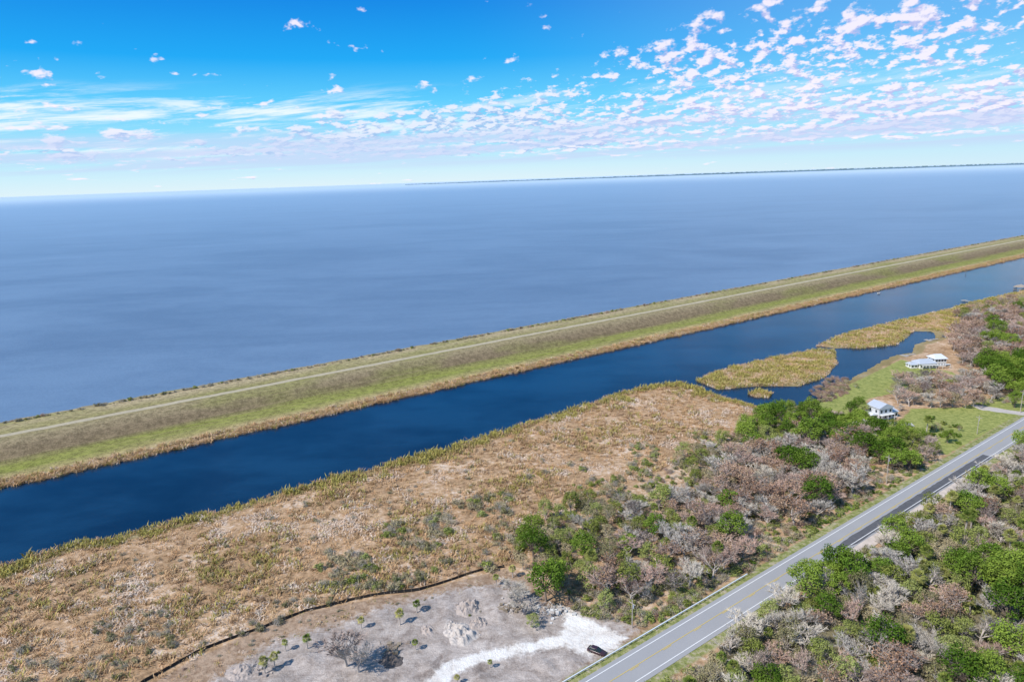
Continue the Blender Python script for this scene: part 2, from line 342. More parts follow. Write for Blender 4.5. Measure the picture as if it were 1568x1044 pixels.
# ------------------------------------------------------------ plant prototypes
bark=simple('tree_bark',(.24,.19,.15),.9,0,.4,2); greybark=simple('grey_bark',(.46,.41,.37),.9,0,.3,2)
L_oak=leafy('oak_leaves',(.045,.10,.012),(.13,.225,.03),(.18,.25,.04))
L_wil=leafy('willow_leaves',(.14,.18,.035),(.31,.34,.085),(.25,.28,.09))
L_olv=leafy('olive_leaves',(.16,.155,.07),(.32,.295,.15),(.36,.30,.18))
L_palm=leafy('palm_fronds',(.09,.15,.025),(.26,.30,.07),(.31,.29,.10))
L_tw=leafy('bare_twigs',(.33,.255,.22),(.55,.45,.40),(.45,.31,.25),.03)
L_twg=leafy('grey_twigs',(.40,.37,.33),(.66,.62,.56),(.50,.45,.37),.03)
L_red=leafy('rust_leaves',(.25,.14,.09),(.43,.26,.17),(.38,.27,.18))
R_tan=leafy('dry_reeds',(.44,.29,.15),(.74,.54,.32),(.57,.36,.19),.03,.4)
R_pink=leafy('bleached_reeds',(.62,.49,.38),(.84,.73,.61),(.66,.52,.40),.03,.35)
R_brn=leafy('brown_reeds',(.24,.15,.09),(.46,.30,.18),(.35,.23,.115),.03,.4)
R_olv=leafy('olive_reeds',(.27,.235,.07),(.50,.43,.15),(.40,.35,.10),.03,.4)
def rand_unit(n):
    v=rng.normal(size=(n,3)); return v/np.linalg.norm(v,axis=1)[:,None]
def leaf_quads(c,size,outward=None):
    n=len(c); nrm=rand_unit(n)
    if outward is not None: nrm=nrm*.8+outward*.9+np.array([0,0,.35]); nrm/=np.linalg.norm(nrm,axis=1)[:,None]
    a=np.cross(nrm,rand_unit(n)); a/=np.linalg.norm(a,axis=1)[:,None]+1e-9; b=np.cross(nrm,a)
    s=(size*(.6+.8*rng.random(n)))[:,None]; a=a*s*.5; b=b*s*.32
    return np.stack([c-a,c-b,c+a,c+b],1)
def leaf_tree(seed,Ht,Rc,nl,nclump,lsize,leafm,barkm=None,low=.35):
    r=random.Random(seed); bf=Buf()
    th=Ht*low; tip=Vector((r.uniform(-.5,.5),r.uniform(-.5,.5),th))
    tr=.03*Ht
    bf.tube((0,0,-.5),tip*.5,tr*1.3,tr,7); bf.tube(tip*.5,tip,tr,tr*.8,7)
    cl=[]
    for i in range(nclump):
        an=2.4*i+r.uniform(-.4,.4); q=(i+.5)/nclump
        rad=Rc*(.25+.75*math.sqrt(q))*r.uniform(.75,1.12); hgt=th+(Ht-th)*(1-.75*q**1.4)*r.uniform(.8,1.05)
        c=Vector((rad*math.cos(an)*.85,rad*math.sin(an)*.85,hgt)); cr=Rc*r.uniform(.18,.38)
        cl.append((c,cr)); mid=tip.lerp(c,.5)+Vector((0,0,-.1*Ht*r.random()))
        bf.tube(tip*.95,mid,tr*.5,tr*.3,4); bf.tube(mid,c,tr*.3,tr*.08,3)
    per=nl//nclump
    for c,cr in cl:
        k=int(per*(cr/(Rc*.30))**2); u=rand_unit(k); rr=cr*(.35+.85*rng.random(k)**.6)
        p=u*rr[:,None]*np.array([1,1,.72])+np.array(c)
        bf.quads(leaf_quads(p,lsize,u),1)
    return bf.mesh('crown',[barkm or bark,leafm])
def bare_tree(seed,Ht,Rc,twm,dens=1.0,rl=0):
    r=random.Random(seed); bf=Buf(); 
    tw=[]
    def br(p,d,L,rad,lvl):
        q=p+d*L*.5+Vector((r.uniform(-.06,.06),r.uniform(-.06,.06),0))*L; e=q+(d+Vector((r.uniform(-.25,.25),r.uniform(-.25,.25),r.uniform(-.05,.15))))*L*.5
        bf.tube(p,q,rad,rad*.8,5 if lvl<2 else 3); bf.tube(q,e,rad*.8,rad*.5,5 if lvl<2 else 3)
        if lvl>=3: tw.append((q,e,d)); return
        n=[6,5,4][lvl]
        for i in range(n):
            an=r.uniform(0,6.28); sp_=r.uniform(.5,1.0)
            o=Vector((math.cos(an),math.sin(an),0)); nd_=(d*.7+o*sp_+Vector((0,0,.18))).normalized()
            st=p.lerp(e,r.uniform(.45,1)) if i else e
            br(st,nd_,L*r.uniform(.55,.78),rad*.5,lvl+1)
    L0=Ht*.36; br(Vector((0,0,-.3)),Vector((r.uniform(-.1,.1),r.uniform(-.1,.1),1)).normalized(),L0,.028*Ht,0)
    T_=[]
    for q,e,d in tw:
        for i in range(int(9*dens)):
            s_=q.lerp(e,r.random()); dd=(d+Vector((r.uniform(-1,1),r.uniform(-1,1),r.uniform(-.5,.9)))).normalized(); L=r.uniform(.5,1.2)*Ht/9
            sd=dd.orthogonal()*(.032*Ht/8)
            T_.append([s_-sd,s_+sd,s_+dd*L])
    T_=np.array([[list(x) for x in t] for t in T_]); bf.tris(T_,1)
    if rl:
        c=T_[:,2,:]; c=c[rng.integers(0,len(c),rl)]+rng.normal(size=(rl,3))*.2; bf.quads(leaf_quads(c,.36),2)
    v=np.array(bf.v); sc=Rc/np.percentile(np.hypot(v[:,0],v[:,1]),92); v[:,:2]*=sc; v[:,2]*=Ht/v[:,2].max(); bf.v=[tuple(x) for x in v.tolist()]
    return bf.mesh('bare_crown',[greybark,twm,L_red])
def palm(seed,Ht,nf=26,fl=2.0):
    r=random.Random(seed); bf=Buf(); lean=Vector((r.uniform(-.4,.4),r.uniform(-.4,.4),Ht))
    for i in range(4): bf.tube(Vector((lean.x*(i/4)**2,lean.y*(i/4)**2,Ht*i/4-.2*(i==0))),Vector((lean.x*((i+1)/4)**2,lean.y*((i+1)/4)**2,Ht*(i+1)/4)),.22-.01*i,.21-.01*i,7)
    for i in range(nf):
        an=2.4*i+r.uniform(-.2,.2); el=math.radians(80-115*(i/nf)+r.uniform(-8,8))
        d=Vector((math.cos(an)*math.cos(el),math.sin(an)*math.cos(el),math.sin(el))); side=d.cross(Vector((0,0,1))).normalized(); upn=side.cross(d)
        L=fl*r.uniform(.8,1.1); hub=lean+d*L*.5; bf.tube(lean,hub,.03,.02,3,1)
        for j in range(11):
            a=(j-5)/5*1.45; dd=(d*math.cos(a)+side*math.sin(a)); tip=hub+dd*L*.62+Vector((0,0,-.32*L*(.4+abs(a)*.3))); mid=hub+dd*L*.36
            w=(side*math.cos(a)-d*math.sin(a))*.09*fl/2
            bf.add([hub,mid+w,tip,mid-w],[(0,1,2,3)],1)
    return bf.mesh('palm_crown',[greybark,L_palm])
def tuft(seed,n,h,spread,w,matr,leanr=(.3,1.1)):
    r=random.Random(seed); q=[]
    for i in range(n):
        an=r.uniform(0,6.28); b0=Vector((r.gauss(0,spread),r.gauss(0,spread),-.1)); d=Vector((math.cos(an),math.sin(an),0)); sd=Vector((-d.y,d.x,0))*w*r.uniform(.6,1.2)
        hh=h*r.uniform(.45,1.1); ln=hh*r.uniform(*leanr); tip=b0+d*ln+Vector((0,0,hh)); mid=b0+d*ln*.35+Vector((0,0,hh*.65))
        q.append([b0-sd*.6,b0+sd*.6,mid+sd,mid-sd]); q.append([mid-sd,mid+sd,tip+sd*.15,tip-sd*.15])
    bf=Buf(); bf.quads(np.array([[list(x) for x in a] for a in q]),0); return bf.mesh('tuft',[matr])
def bush(seed,R,nl,ls,leafm,twigs=0,twm=None):
    r=random.Random(seed); bf=Buf()
    for i in range(7):
        an=i*.9; p=Vector((math.cos(an)*R*.6,math.sin(an)*R*.6,R*r.uniform(.6,1.1))); bf.tube((0,0,-.2),p,.06,.02,3)
    for i in range(6):
        an=r.uniform(0,6.28); rad=R*r.uniform(.1,.62); c=np.array([math.cos(an)*rad,math.sin(an)*rad,R*r.uniform(.35,.95)]); k=nl//6; u=rand_unit(k)
        bf.quads(leaf_quads(c+u*(R*.45*(.4+.6*rng.random(k)))[:,None]*np.array([1,1,.8]),ls,u),1)
    if twigs:
        u=rand_unit(twigs); u[:,2]=np.abs(u[:,2])+.3; u/=np.linalg.norm(u,axis=1)[:,None]; b0=rng.normal(size=(twigs,3))*R*.3; b0[:,2]=np.abs(b0[:,2])
        sd=np.cross(u,rand_unit(twigs))*.03; bf.tris(np.stack([b0-sd,b0+sd,b0+u*R*(.6+.7*rng.random(twigs))[:,None]],1),2)
    return bf.mesh('bush',[bark,leafm,twm or L_twg])
def protos(cname,meshes):
    c=bpy.data.collections.new(cname)
    for i,me in enumerate(meshes):
        o=bpy.data.objects.new(f"{cname}_{i:02d}",me); c.objects.link(o)
    return c
def scatter(name,P3,scl,ids,coll):
    n=len(P3); me=bpy.data.meshes.new(name); me.vertices.add(n); me.vertices.foreach_set('co',np.asarray(P3,np.float32).ravel())
    r=np.zeros((n,3),np.float32); r[:,2]=rng.random(n)*6.283; r[:,:2]=rng.normal(size=(n,2))*.06
    a=me.attributes.new('rot','FLOAT_VECTOR','POINT'); a.data.foreach_set('vector',r.ravel())
    a=me.attributes.new('scl','FLOAT_VECTOR','POINT'); a.data.foreach_set('vector',np.asarray(scl,np.float32).ravel())
    a=me.attributes.new('pid','INT','POINT'); a.data.foreach_set('value',np.asarray(ids,np.int32))
    o=bpy.data.objects.new(name,me); scene.collection.objects.link(o)
    ng=bpy.data.node_groups.new(name,'GeometryNodeTree'); ng.interface.new_socket('Geometry',in_out='INPUT',socket_type='NodeSocketGeometry'); ng.interface.new_socket('Geometry',in_out='OUTPUT',socket_type='NodeSocketGeometry')
    gi=ng.nodes.new('NodeGroupInput'); go=ng.nodes.new('NodeGroupOutput'); ip=ng.nodes.new('GeometryNodeInstanceOnPoints'); ci=ng.nodes.new('GeometryNodeCollectionInfo')
    ci.inputs['Collection'].default_value=coll; ci.inputs['Separate Children'].default_value=True; ci.inputs['Reset Children'].default_value=True
    def na(nm,ty):
        x=ng.nodes.new('GeometryNodeInputNamedAttribute'); x.data_type=ty; x.inputs['Name'].default_value=nm; return x.outputs['Attribute']
    l=ng.links; l.new(gi.outputs[0],ip.inputs['Points']); l.new(ci.outputs[0],ip.inputs['Instance']); ip.inputs['Pick Instance'].default_value=True
    l.new(na('pid','INT'),ip.inputs['Instance Index']); l.new(na('rot','FLOAT_VECTOR'),ip.inputs['Rotation']); l.new(na('scl','FLOAT_VECTOR'),ip.inputs['Scale'])
    l.new(ip.outputs[0],go.inputs[0]); md=o.modifiers.new('scatter','NODES'); md.node_group=ng; return o
reeds=protos('reed_tuft',[tuft(1,14,1.2,.48,.08,R_tan),tuft(2,14,1.3,.5,.08,R_tan),tuft(3,14,1.0,.5,.085,R_pink),tuft(4,13,1.2,.48,.085,R_brn),tuft(5,16,1.6,.45,.07,R_olv,(.15,.7)),tuft(6,15,1.8,.4,.075,R_olv,(.15,.6))])
bushes=protos('shrub',[bush(11,1.5,360,.32,L_olv,60),bush(12,1.6,420,.33,L_wil,20),bush(13,1.4,400,.31,L_oak,10),bush(14,1.5,150,.27,L_olv,220,L_twg),bush(15,1.5,120,.25,L_red,220,L_tw)])
# ------------------------------------------------------------ marsh grass
marsh=PP([(-260,960),(-60,888),(0,869)]+shore_px[2:18]+[(1150,622),(1190,634),(1140,655),(1060,700),(960,745),(880,775),(830,800),(805,850),(780,868),(680,893),(600,908),(480,935),(330,997),(205,1058),(60,1200),(-260,1300)])
pm=sample(marsh,.7)
bs=sdf(bare,pm); pm=pm[bs<-.8]
dln=sdf(land,pm)+nz(pm,.09)*2.2; pm=pm[dln>.3]; dln=dln[dln>.3]
nA=nz(pm,.035,2); nB=nz(pm,.13,5); nC=nz(pm,.42,7)
keep=rng.random(len(pm))<np.clip(.62+nC*1.3+nB*.9+(dln<8)*.4,.06,1); pm,dln,nA,nB,nC=[x[keep] for x in(pm,dln,nA,nB,nC)]
ids=np.where(rng.random(len(pm))<.5,0,1); u=rng.random(len(pm))
ids=np.where(u<np.clip(.16+nB*1.1-nA*.7,0,.85),2,ids); ids=np.where((u>.78-nA*.7-nC*.4),3,ids)
ids=np.where((rng.random(len(pm))<np.clip(.04+nA*.5+nB*.2,0,.45)),4,ids)
ids=np.where((dln<7+nB*9)&(rng.random(len(pm))<.7),rng.integers(4,6,len(pm)),ids)
hs=(.75+.4*rng.random(len(pm)))*(1+.4*nA+.3*nB)*np.where(dln<6,1.2,1)
# weeds at the margins of the cleared lot
lw=sample(bare,.35); lw=lw[(sdf(dirt,lw)<2.5+4*nz(lw,.15,3))&(sdf(shell,lw)<-1)]; lw=lw[nz(lw,.25,14)>-.05]
pm=np.vstack([pm,lw]); ids=np.concatenate([ids,rng.choice([0,1,3,2,4],len(lw))]); hs=np.concatenate([hs,.3+.35*rng.random(len(lw))])
scatter('marsh_grass',np.column_stack([pm,np.full(len(pm),.62)]),np.column_stack([hs*1.25,hs*1.25,hs*.9]),ids,reeds)
strip_poly=PP([(1250,531),(1290,512),(1380,491),(1440,477),(1500,461),(1580,443),(1580,470),(1500,480),(1455,512),(1425,506),(1400,506),(1372,528),(1320,534)])
pi_=np.vstack([sample(isl1,.8),sample(isl2,1.0),sample(strip_poly,.6)])
nB=nz(pi_,.12,4); ids=np.where(rng.random(len(pi_))<.5+nB,rng.integers(4,6,len(pi_)),rng.integers(0,3,len(pi_))); hs=.9+.5*rng.random(len(pi_))+nB*.5
scatter('island_reeds',np.column_stack([pi_,np.full(len(pi_),.1)]),np.column_stack([hs*1.3,hs*1.3,hs]),ids,reeds)
n=18000; t=rng.random(n)*1300-120; wd=rng.random(n)**1.5*9
en=np.array([mn.noise(Vector((a*.06,3,0)))*2.0+mn.noise(Vector((a*.25,8,0)))*1.2 for a in t]); base=S(X0,571,0)
thin=np.array([mn.noise(Vector((a*.35,18,0))) for a in t]); kp=wd<6+thin*7+2; t,wd,en,thin=t[kp],wd[kp],en[kp],thin[kp]
pl=XY(t,base+en+wd-.8-thin*1.2); ids=np.where(rng.random(len(t))<.10,4,rng.choice([0,1,0,1,2,3],len(t))); hs=.8+.5*rng.random(len(t))+thin*.6
scatter('canal_bank_reeds',np.column_stack([pl,np.clip(wd*.1-.1,-.1,.9)]),np.column_stack([hs*1.2,hs*1.2,hs]),ids,reeds)
n=8500; t=rng.random(n)*1500-150; cl=np.array([mn.noise(Vector((a*.05,40,0)))+.7*mn.noise(Vector((a*.3,41,0))) for a in t]); kp=rng.random(n)<np.clip(.45+cl,.12,1); t=t[kp]
of=rng.random(len(t))*6; pl=XY(t,prof[3][0]-1.5+of); zz=8.9-np.clip(of-1.5,0,9)*.7
ids=rng.choice([0,1,3,3,3,3,4],len(t)); hs=.25+.85*rng.random(len(t))**2.2
scatter('lakeside_shrubs',np.column_stack([pl,zz]),np.column_stack([hs*1.1,hs*1.1,hs]),ids,bushes)
# ------------------------------------------------------------ trees
oaks=[leaf_tree(21+i,8.5+i%3,4.3+.5*(i%2),2400,21+i,.46,L_oak) for i in range(4)]
wils=[leaf_tree(31+i,6.4+i%2,3.5,1700,18,.38,L_wil,greybark,.25) for i in range(3)]
olvs=[leaf_tree(41+i,6.0+i%2,3.2,1000,16,.34,L_olv,greybark,.3) for i in range(3)]
bares=[bare_tree(51+i,8.5,4.0,L_tw,1.0,550*(i%2)) for i in range(4)]
greys=[bare_tree(61+i,8.0,3.8,L_twg,1.0) for i in range(3)]
palms=[palm(71,5.5),palm(72,6.5),palm(73,4.2,22,1.7)]
kinds={'oak':('oak_tree',oaks),'wil':('willow_tree',wils),'olv':('wax_myrtle_tree',olvs),'bare':('leafless_cypress_tree',bares),'grey':('leafless_grey_tree',greys),'palm':('cabbage_palm',palms)}
def plant(kind,p,sc=1.0,z=.7,which=None):
    nm,ms=kinds[kind]; me=ms[which if which is not None else random.randrange(len(ms))]
    s=sc*random.uniform(.8,1.2); link(nm,me,(p[0],p[1],z),random.uniform(0,6.28),(s*random.uniform(.9,1.1),s*random.uniform(.9,1.1),s*random.uniform(.88,1.1)))
def pick(w):
    ks=list(w); return random.choices(ks,[w[k] for k in ks])[0]
fr=sample(np.array([XY(a,b) for a,b in((-20,-60),(560,-60),(560,165),(-20,165))]),.4)
ts=TS(fr); fr=fr[(ts[:,1]<road_s(ts[:,0])-RW-5.0-2.0*nz(fr,.08))]
fr=spaced(fr,4.3); 
nF=nz(fr,.03,11); nG=nz(fr,.04,31)
for p,a,b_ in zip(fr,nF,nG):
    w={'oak':max(.15,.9+a*5),'wil':1.3,'olv':1.1,'bare':max(.1,.6-a*3.0),'grey':max(.2,1.5+b_*3),'palm':1.0}
    k=pick(w); plant(k,p,{'oak':1.0,'wil':.95,'olv':1.0,'bare':.95,'grey':1.0,'palm':1.0}[k])
def belt(poly,dist,w,sc=1.0,zc=4):
    q=spaced(sample(PP(poly,zc),.5),dist)
    if len(q)==0:return
    t_=TS(q); q=q[(t_[:,1]>road_s(t_[:,0])+RW+4.5)]
    for p in q: plant(pick(w),p,sc)
belt([(795,855),(800,800),(860,770),(930,745),(975,770),(960,840),(900,870),(850,880)],5.0,{'wil':2.6,'olv':2.6,'oak':.7,'grey':1.2},.9)
belt([(975,770),(1080,735),(1130,790),(1145,850),(1080,880),(1010,900),(930,930),(900,880),(960,840)],5.0,{'bare':2.4,'grey':1.8,'oak':.7,'wil':1.2,'palm':.5},1.02)
belt([(1030,690),(1110,665),(1180,655),(1130,740),(1060,730)],5.2,{'wil':2.6,'olv':2.2,'grey':.8},.88)
belt([(1090,720),(1160,690),(1240,665),(1330,660),(1320,740),(1240,790),(1160,800),(1110,780)],5.4,{'bare':3.0,'grey':1.5,'oak':.4},1.15)
belt([(1130,660),(1200,622),(1290,640),(1400,665),(1435,688),(1380,715),(1310,690),(1240,665),(1160,690)],5.2,{'oak':2.6,'wil':2.0,'bare':.5},.95)
belt([(1365,583),(1440,578),(1500,575),(1530,600),(1500,615),(1430,618),(1375,612)],5.2,{'grey':2.0,'bare':1.5,'olv':.8},1.05)
belt([(1455,520),(1480,490),(1600,462),(1600,560),(1540,560),(1475,555)],5.4,{'bare':4,'grey':1.8,'wil':.4,'oak':.35},1.2)
belt([(1500,560),(1600,550),(1600,603),(1530,600)],5.4,{'oak':3,'bare':.6},1.2)
belt([(1460,480),(1500,465),(1600,445),(1600,470),(1500,492)],6.5,{'wil':1,'bare':1.5,'olv':1},.9)
belt([(1285,638),(1310,622),(1332,636),(1320,655)],4.5,{'oak':2,'wil':1},.8)
for x,y,k,s_ in[(836,905,'oak',1.2),(850,885,'oak',.85),(800,925,'grey',.9),(815,945,'wil',.7),(790,905,'grey',.9),(530,1002,'bare',1.35),(548,1012,'grey',1.0),(965,880,'grey',1.2),(985,905,'grey',1.0),(1240,878,'oak',.95),(1435,650,'olv',.8),(1452,668,'oak',.7),(1400,610,'grey',.8),(1275,600,'bare',.7),(1290,592,'olv',.6),(1555,615,'oak',.7),(1428,672,'bare',.6),(1040,600,'olv',.45),(1085,605,'olv',.4),(1310,585,'olv',.5),(1380,620,'grey',.7),(1470,650,'olv',.5)]:
    plant(k,G(x,y,4),s_)
for x,y,s_ in[(612,950,.7),(638,932,.72),(636,988,.7),(470,986,.7),(437,990,.65),(405,1024,.75),(420,1016,.7),(553,956,.65),(760,890,.75),(785,878,.7),(750,1015,.45),(700,1040,.5)]:
    plant('palm',G(x,y,2),s_,.6,2)
for i in range(5):
    p=G(*[(905,860),(1100,850),(1165,780),(1420,650),(1310,720)][i],5); plant('palm',p,1)
# shrub understorey
P_=[];I_=[];S_=[]
def shr(poly,dens,choice,smin=.5,smax=1.1,clump=.0,zc=1,px=True):
    q=sample(PP(poly,zc) if px else poly,dens)
    if clump: q=q[nz(q,.06,21)+.5*nz(q,.2,5)>clump]
    t_=TS(q); ds=t_[:,1]-road_s(t_[:,0]); q=q[(ds>RW+3)|(ds<-RW-3.5)]
    for p in q: P_.append((p[0],p[1],.6)); I_.append(random.choice(choice)); s=random.uniform(smin,smax); S_.append((s*1.1,s*1.1,s))
shr([(480,850),(600,800),(700,770),(800,740),(830,800),(805,850),(780,866),(680,890),(600,905),(500,925)],.17,[0,0,3,3,1,0],.5,1.5,.02)
shr([(780,740),(930,690),(1060,660),(1130,650),(1060,705),(960,745),(880,775),(820,800)],.10,[0,1,3],.5,1.3,.05)
shr([(0,960),(120,930),(300,930),(480,915),(470,935),(330,995),(200,1055),(0,1100)],.08,[0,3,3,0],.4,1.2,.05)
shr([(0,900),(500,760),(900,640),(1000,650),(700,760),(300,900),(0,980)],.012,[0,3],.4,.9)
shr([(805,850),(850,790),(960,745),(1130,660),(1300,640),(1440,690),(1380,742),(1215,845),(1130,885),(1000,960),(950,955),(880,935),(850,900)],.14,[0,1,1,0,3,4,3],.6,1.3)
shr([(1180,840),(1300,770),(1330,770),(1215,838)],.3,[1,1,2,0],.5,1.0)
shr([(880,935),(1000,900),(1130,850),(1150,870),(1000,962),(960,955)],.25,[1,1,3,0],.6,1.2)
shr([(1130,870),(1400,718),(1440,700),(1440,712),(1140,885)],.25,[1,2,0],.5,.9)
shr([(1460,480),(1600,445),(1600,620),(1500,615),(1370,612),(1400,580),(1470,575)],.07,[4,3,0,3],.6,1.2)
shr([(1240,600),(1270,578),(1300,580),(1300,600),(1260,620)],.2,[4,0,4],.5,1.1)
shr([(1400,640),(1470,640),(1470,690),(1420,680)],.03,[2,1],.7,1.2)
shr([(350,980),(600,925),(700,900),(860,900),(900,935),(700,960),(400,1040)],.006,[3,3,1],.2,.45)
shr([(215,1055),(300,1014),(470,943),(600,917),(690,902),(770,880),(800,895),(600,935),(420,985)],.12,[3,3,0,4],.2,.45)
fp=np.array([XY(a,b) for a,b in((-20,-60),(560,-60),(560,165),(-20,165))]); q=sample(fp,.13); t_=TS(q); q=q[t_[:,1]<road_s(t_[:,0])-RW-3.2-1.5*nz(q,.1)]
for p in q: P_.append((p[0],p[1],.6)); I_.append(random.choice([0,1,1,0,3,3])); s=random.uniform(.7,1.6); S_.append((s*1.1,s*1.1,s))
scatter('shrub_thicket',np.array(P_),np.array(S_),I_,bushes)
# ------------------------------------------------------------ construction lot
blk=simple('black_geotextile',(.018,.018,.02),.8)
fence_px=[(190,1072),(222,1046),(300,1006),(380,972),(470,940),(530,925),(600,911),(645,906),(690,893),(740,876),(775,871)]
fp=PP(fence_px); bf=Buf()
dense=[]
for a,b_ in zip(fp[:-1],fp[1:]):
    k=max(1,int(np.linalg.norm(b_-a)/2)); dense+=[a+(b_-a)*i/k for i in range(k)]
dense.append(fp[-1])
dense=[d_+np.array([mn.noise(Vector((i*.15,7,0))),mn.noise(Vector((i*.15,17,0)))])*1.1 for i,d_ in enumerate(dense)]
hts=[1.0+.15*random.random() for _ in dense]
for i in range(len(dense)-1):
    a,b_=dense[i],dense[i+1]; bf.add([(*a,.4),(*b_,.4),(*b_,.6+hts[i+1]),(*a,.6+hts[i])],[(0,1,2,3)])
    bf.box(a[0]-.04,a[0]+.04,a[1]-.04,a[1]+.04,.3,1.85,1)
bf.obj('silt_fence',[blk,wood])
def mound(name,p,r,h,mat,seed,rough=.3,n=34):
    bf=Buf(); vs=[];fs=[]
    for i in range(n):
        for j in range(n):
            x=(i/(n-1)*2-1);y=(j/(n-1)*2-1); d=math.hypot(x,y)+.28*mn.noise(Vector((x*2+seed,y*2,5))); z=max(0,1-d*d)**1.5*h*(1+1.0*mn.noise(Vector((x*3+seed,y*3,0))))
            z+=rough*mn.noise(Vector((x*8+seed,y*8,1)))*(d<.95)*max(0,1-d); vs.append((x*r,y*r*.8,z-.3*max(0,d-.7)-.05))
    for i in range(n-1):
        for j in range(n-1): a=i*n+j; fs.append((a,a+n,a+n+1,a+1))
    bf.add(vs,fs); o=bf.obj(name,[mat]); o.location=(p[0],p[1],.72); o.rotation_euler[2]=seed
dm=simple('excavated_dirt',(.40,.34,.30),.95,0,.45,1.2); rm=simple('limerock_rubble',(.48,.43,.385),.9,0,.5,1.6)
mound('dirt_mound',G(716,934),4.4,1.8,dm,1,.9); mound('dirt_mound',G(706,974),5.6,1.5,rm,2.2,.9); mound('dirt_mound',G(372,1034),5,1.2,dm,3.1,.7); mound('dirt_mound',G(732,957),3.2,1.0,dm,4,.6); mound('dirt_mound',G(690,962),3.0,.9,rm,8,.6)
mound('dirt_mound',G(655,968),2.8,.7,dm,5,.5); mound('dirt_mound',G(600,1015),4,.9,simple('painted_shadow_soil',(.12,.10,.09),.95),6,.5)  # last mound's near-black colour stands in for the bare tree's cast shadow
def debris(name,p,n,spread,mats,seed,big=1.0):
    r=random.Random(seed); bf=Buf()
    for i in range(n):
        x,y=r.gauss(0,spread),r.gauss(0,spread*.7); z=max(0,.9-.15*(x*x+y*y)/spread)*r.random(); an=r.uniform(0,3.14); L=r.uniform(.5,2.2)*big
        if r.random()<.6: d=Vector((math.cos(an),math.sin(an),r.uniform(-.2,.5)))*L; bf.tube((x,y,z),(x+d.x,y+d.y,z+abs(d.z)),.09*big,.04*big,5,r.randrange(2),True)
        else:
            s=r.uniform(.2,.6)*big; o0=len(bf.v); bf.box(x-s,x+s*.8,y-s*.7,y+s,z-.2,z+s*.8,r.randrange(2)); 
            for k in range(o0,len(bf.v)): v=bf.v[k]; bf.v[k]=(v[0]+r.uniform(-.2,.2)*s,v[1]+r.uniform(-.2,.2)*s,v[2]+r.uniform(-.3,.3)*s)
    o=bf.obj(name,mats); o.location=(p[0],p[1],.7)
debris('brush_pile',G(778,935),90,2.0,[wood,rm],1); debris('rubble_pile',G(850,940),110,2.4,[rm,simple('pale_concrete',(.62,.6,.57),.9)],2)
debris('rubble_pile',G(385,1030),60,2.2,[rm,dm],3); debris('brush_pile',G(790,912),60,1.6,[greybark,wood],4); debris('brush_pile',G(605,1000),60,2.0,[bark,wood],5)
debris('rubble_pile',G(706,972),80,2.6,[rm,dm],6,.5); debris('rubble_pile',G(718,934),50,2.2,[rm,dm],7,.5)
# ------------------------------------------------------------ car
p=G(914,996,1.4); h=G(928,1001)-G(901,991); e=empty('parked_car',(p[0],p[1],.78),math.atan2(h[1],h[0])); e.scale=(1.06,1.06,1.06)
paint,nt,b=new_mat('dark_car_paint'); b.inputs['Base Color'].default_value=(.045,.018,.022,1); b.inputs['Roughness'].default_value=.25; b.inputs['Coat Weight'].default_value=.6
glass,nt,b=new_mat('car_glass'); b.inputs['Base Color'].default_value=(.02,.03,.035,1); b.inputs['Roughness'].default_value=.08
rub=simple('tyre_rubber',(.02,.02,.02),.9); lampm=simple('tail_lamp',(.35,.02,.02),.3); chrome=simple('wheel_alloy',(.5,.5,.5),.3,.8)
def loft(bf,secs,mat):
    o=[]
    for x,pts in secs: o.append([(x,y,z) for y,z in pts])
    vs=[v for s_ in o for v in s_]; n=len(o[0]); fs=[]
    for i in range(len(o)-1):
        for j in range(n): fs.append((i*n+j,i*n+(j+1)%n,(i+1)*n+(j+1)%n,(i+1)*n+j))
    fs+=[tuple(range(n))[::-1],tuple(range((len(o)-1)*n,len(o)*n))]; bf.add(vs,fs,mat)
def sec(w,z0,z1): return [(-w*.92,z0),(-w,z0+.15),(-w,z1-.12),(-w*.9,z1),(w*.9,z1),(w,z1-.12),(w,z0+.15),(w*.92,z0)]
bf=Buf(); loft(bf,[(-2.35,sec(.75,.35,.85)),(-2.2,sec(.88,.25,.98)),(-1.3,sec(.92,.22,1.02)),(0,sec(.93,.22,.98)),(1.2,sec(.92,.22,.95)),(2.1,sec(.86,.25,.80)),(2.38,sec(.72,.33,.66))],0); bf.obj('body',[paint],True,e)
bf=Buf(); loft(bf,[(-1.95,[(-.7,.98),(-.68,1.0),(.68,1.0),(.7,.98)]),(-1.35,[(-.82,.98),(-.64,1.42),(.64,1.42),(.82,.98)]),(.15,[(-.84,.96),(-.66,1.46),(.66,1.46),(.84,.96)]),(1.15,[(-.78,.93),(-.72,.96),(.72,.96),(.78,.93)])],0); bf.obj('windows',[glass],False,e)
bf=Buf(); bf.add([(-1.4,-.63,1.44),(.15,-.65,1.475),(.15,.65,1.475),(-1.4,.63,1.44),(-1.35,-.6,1.47),(.1,-.6,1.50),(.1,.6,1.50),(-1.35,.6,1.47)],[(0,1,5,4),(1,2,6,5),(2,3,7,6),(3,0,4,7),(4,5,6,7)]); bf.obj('roof',[paint],False,e)
for i,(x,y) in enumerate([(-1.4,.86),(-1.4,-.86),(1.4,.86),(1.4,-.86)]):
    bf=Buf(); bf.tube((x,y-.11,.33),(x,y+.11,.33),.33,.33,16,0,True); bf.tube((x,y-.12,.33),(x,y+.12,.33),.2,.2,10,1,True); bf.obj(f'wheel_{i+1}',[rub,chrome],False,e)
bf=Buf(); bf.box(-2.33,-2.27,-.78,-.45,.7,.85); bf.box(-2.33,-2.27,.45,.78,.7,.85); bf.obj('tail_lamps',[lampm],False,e)
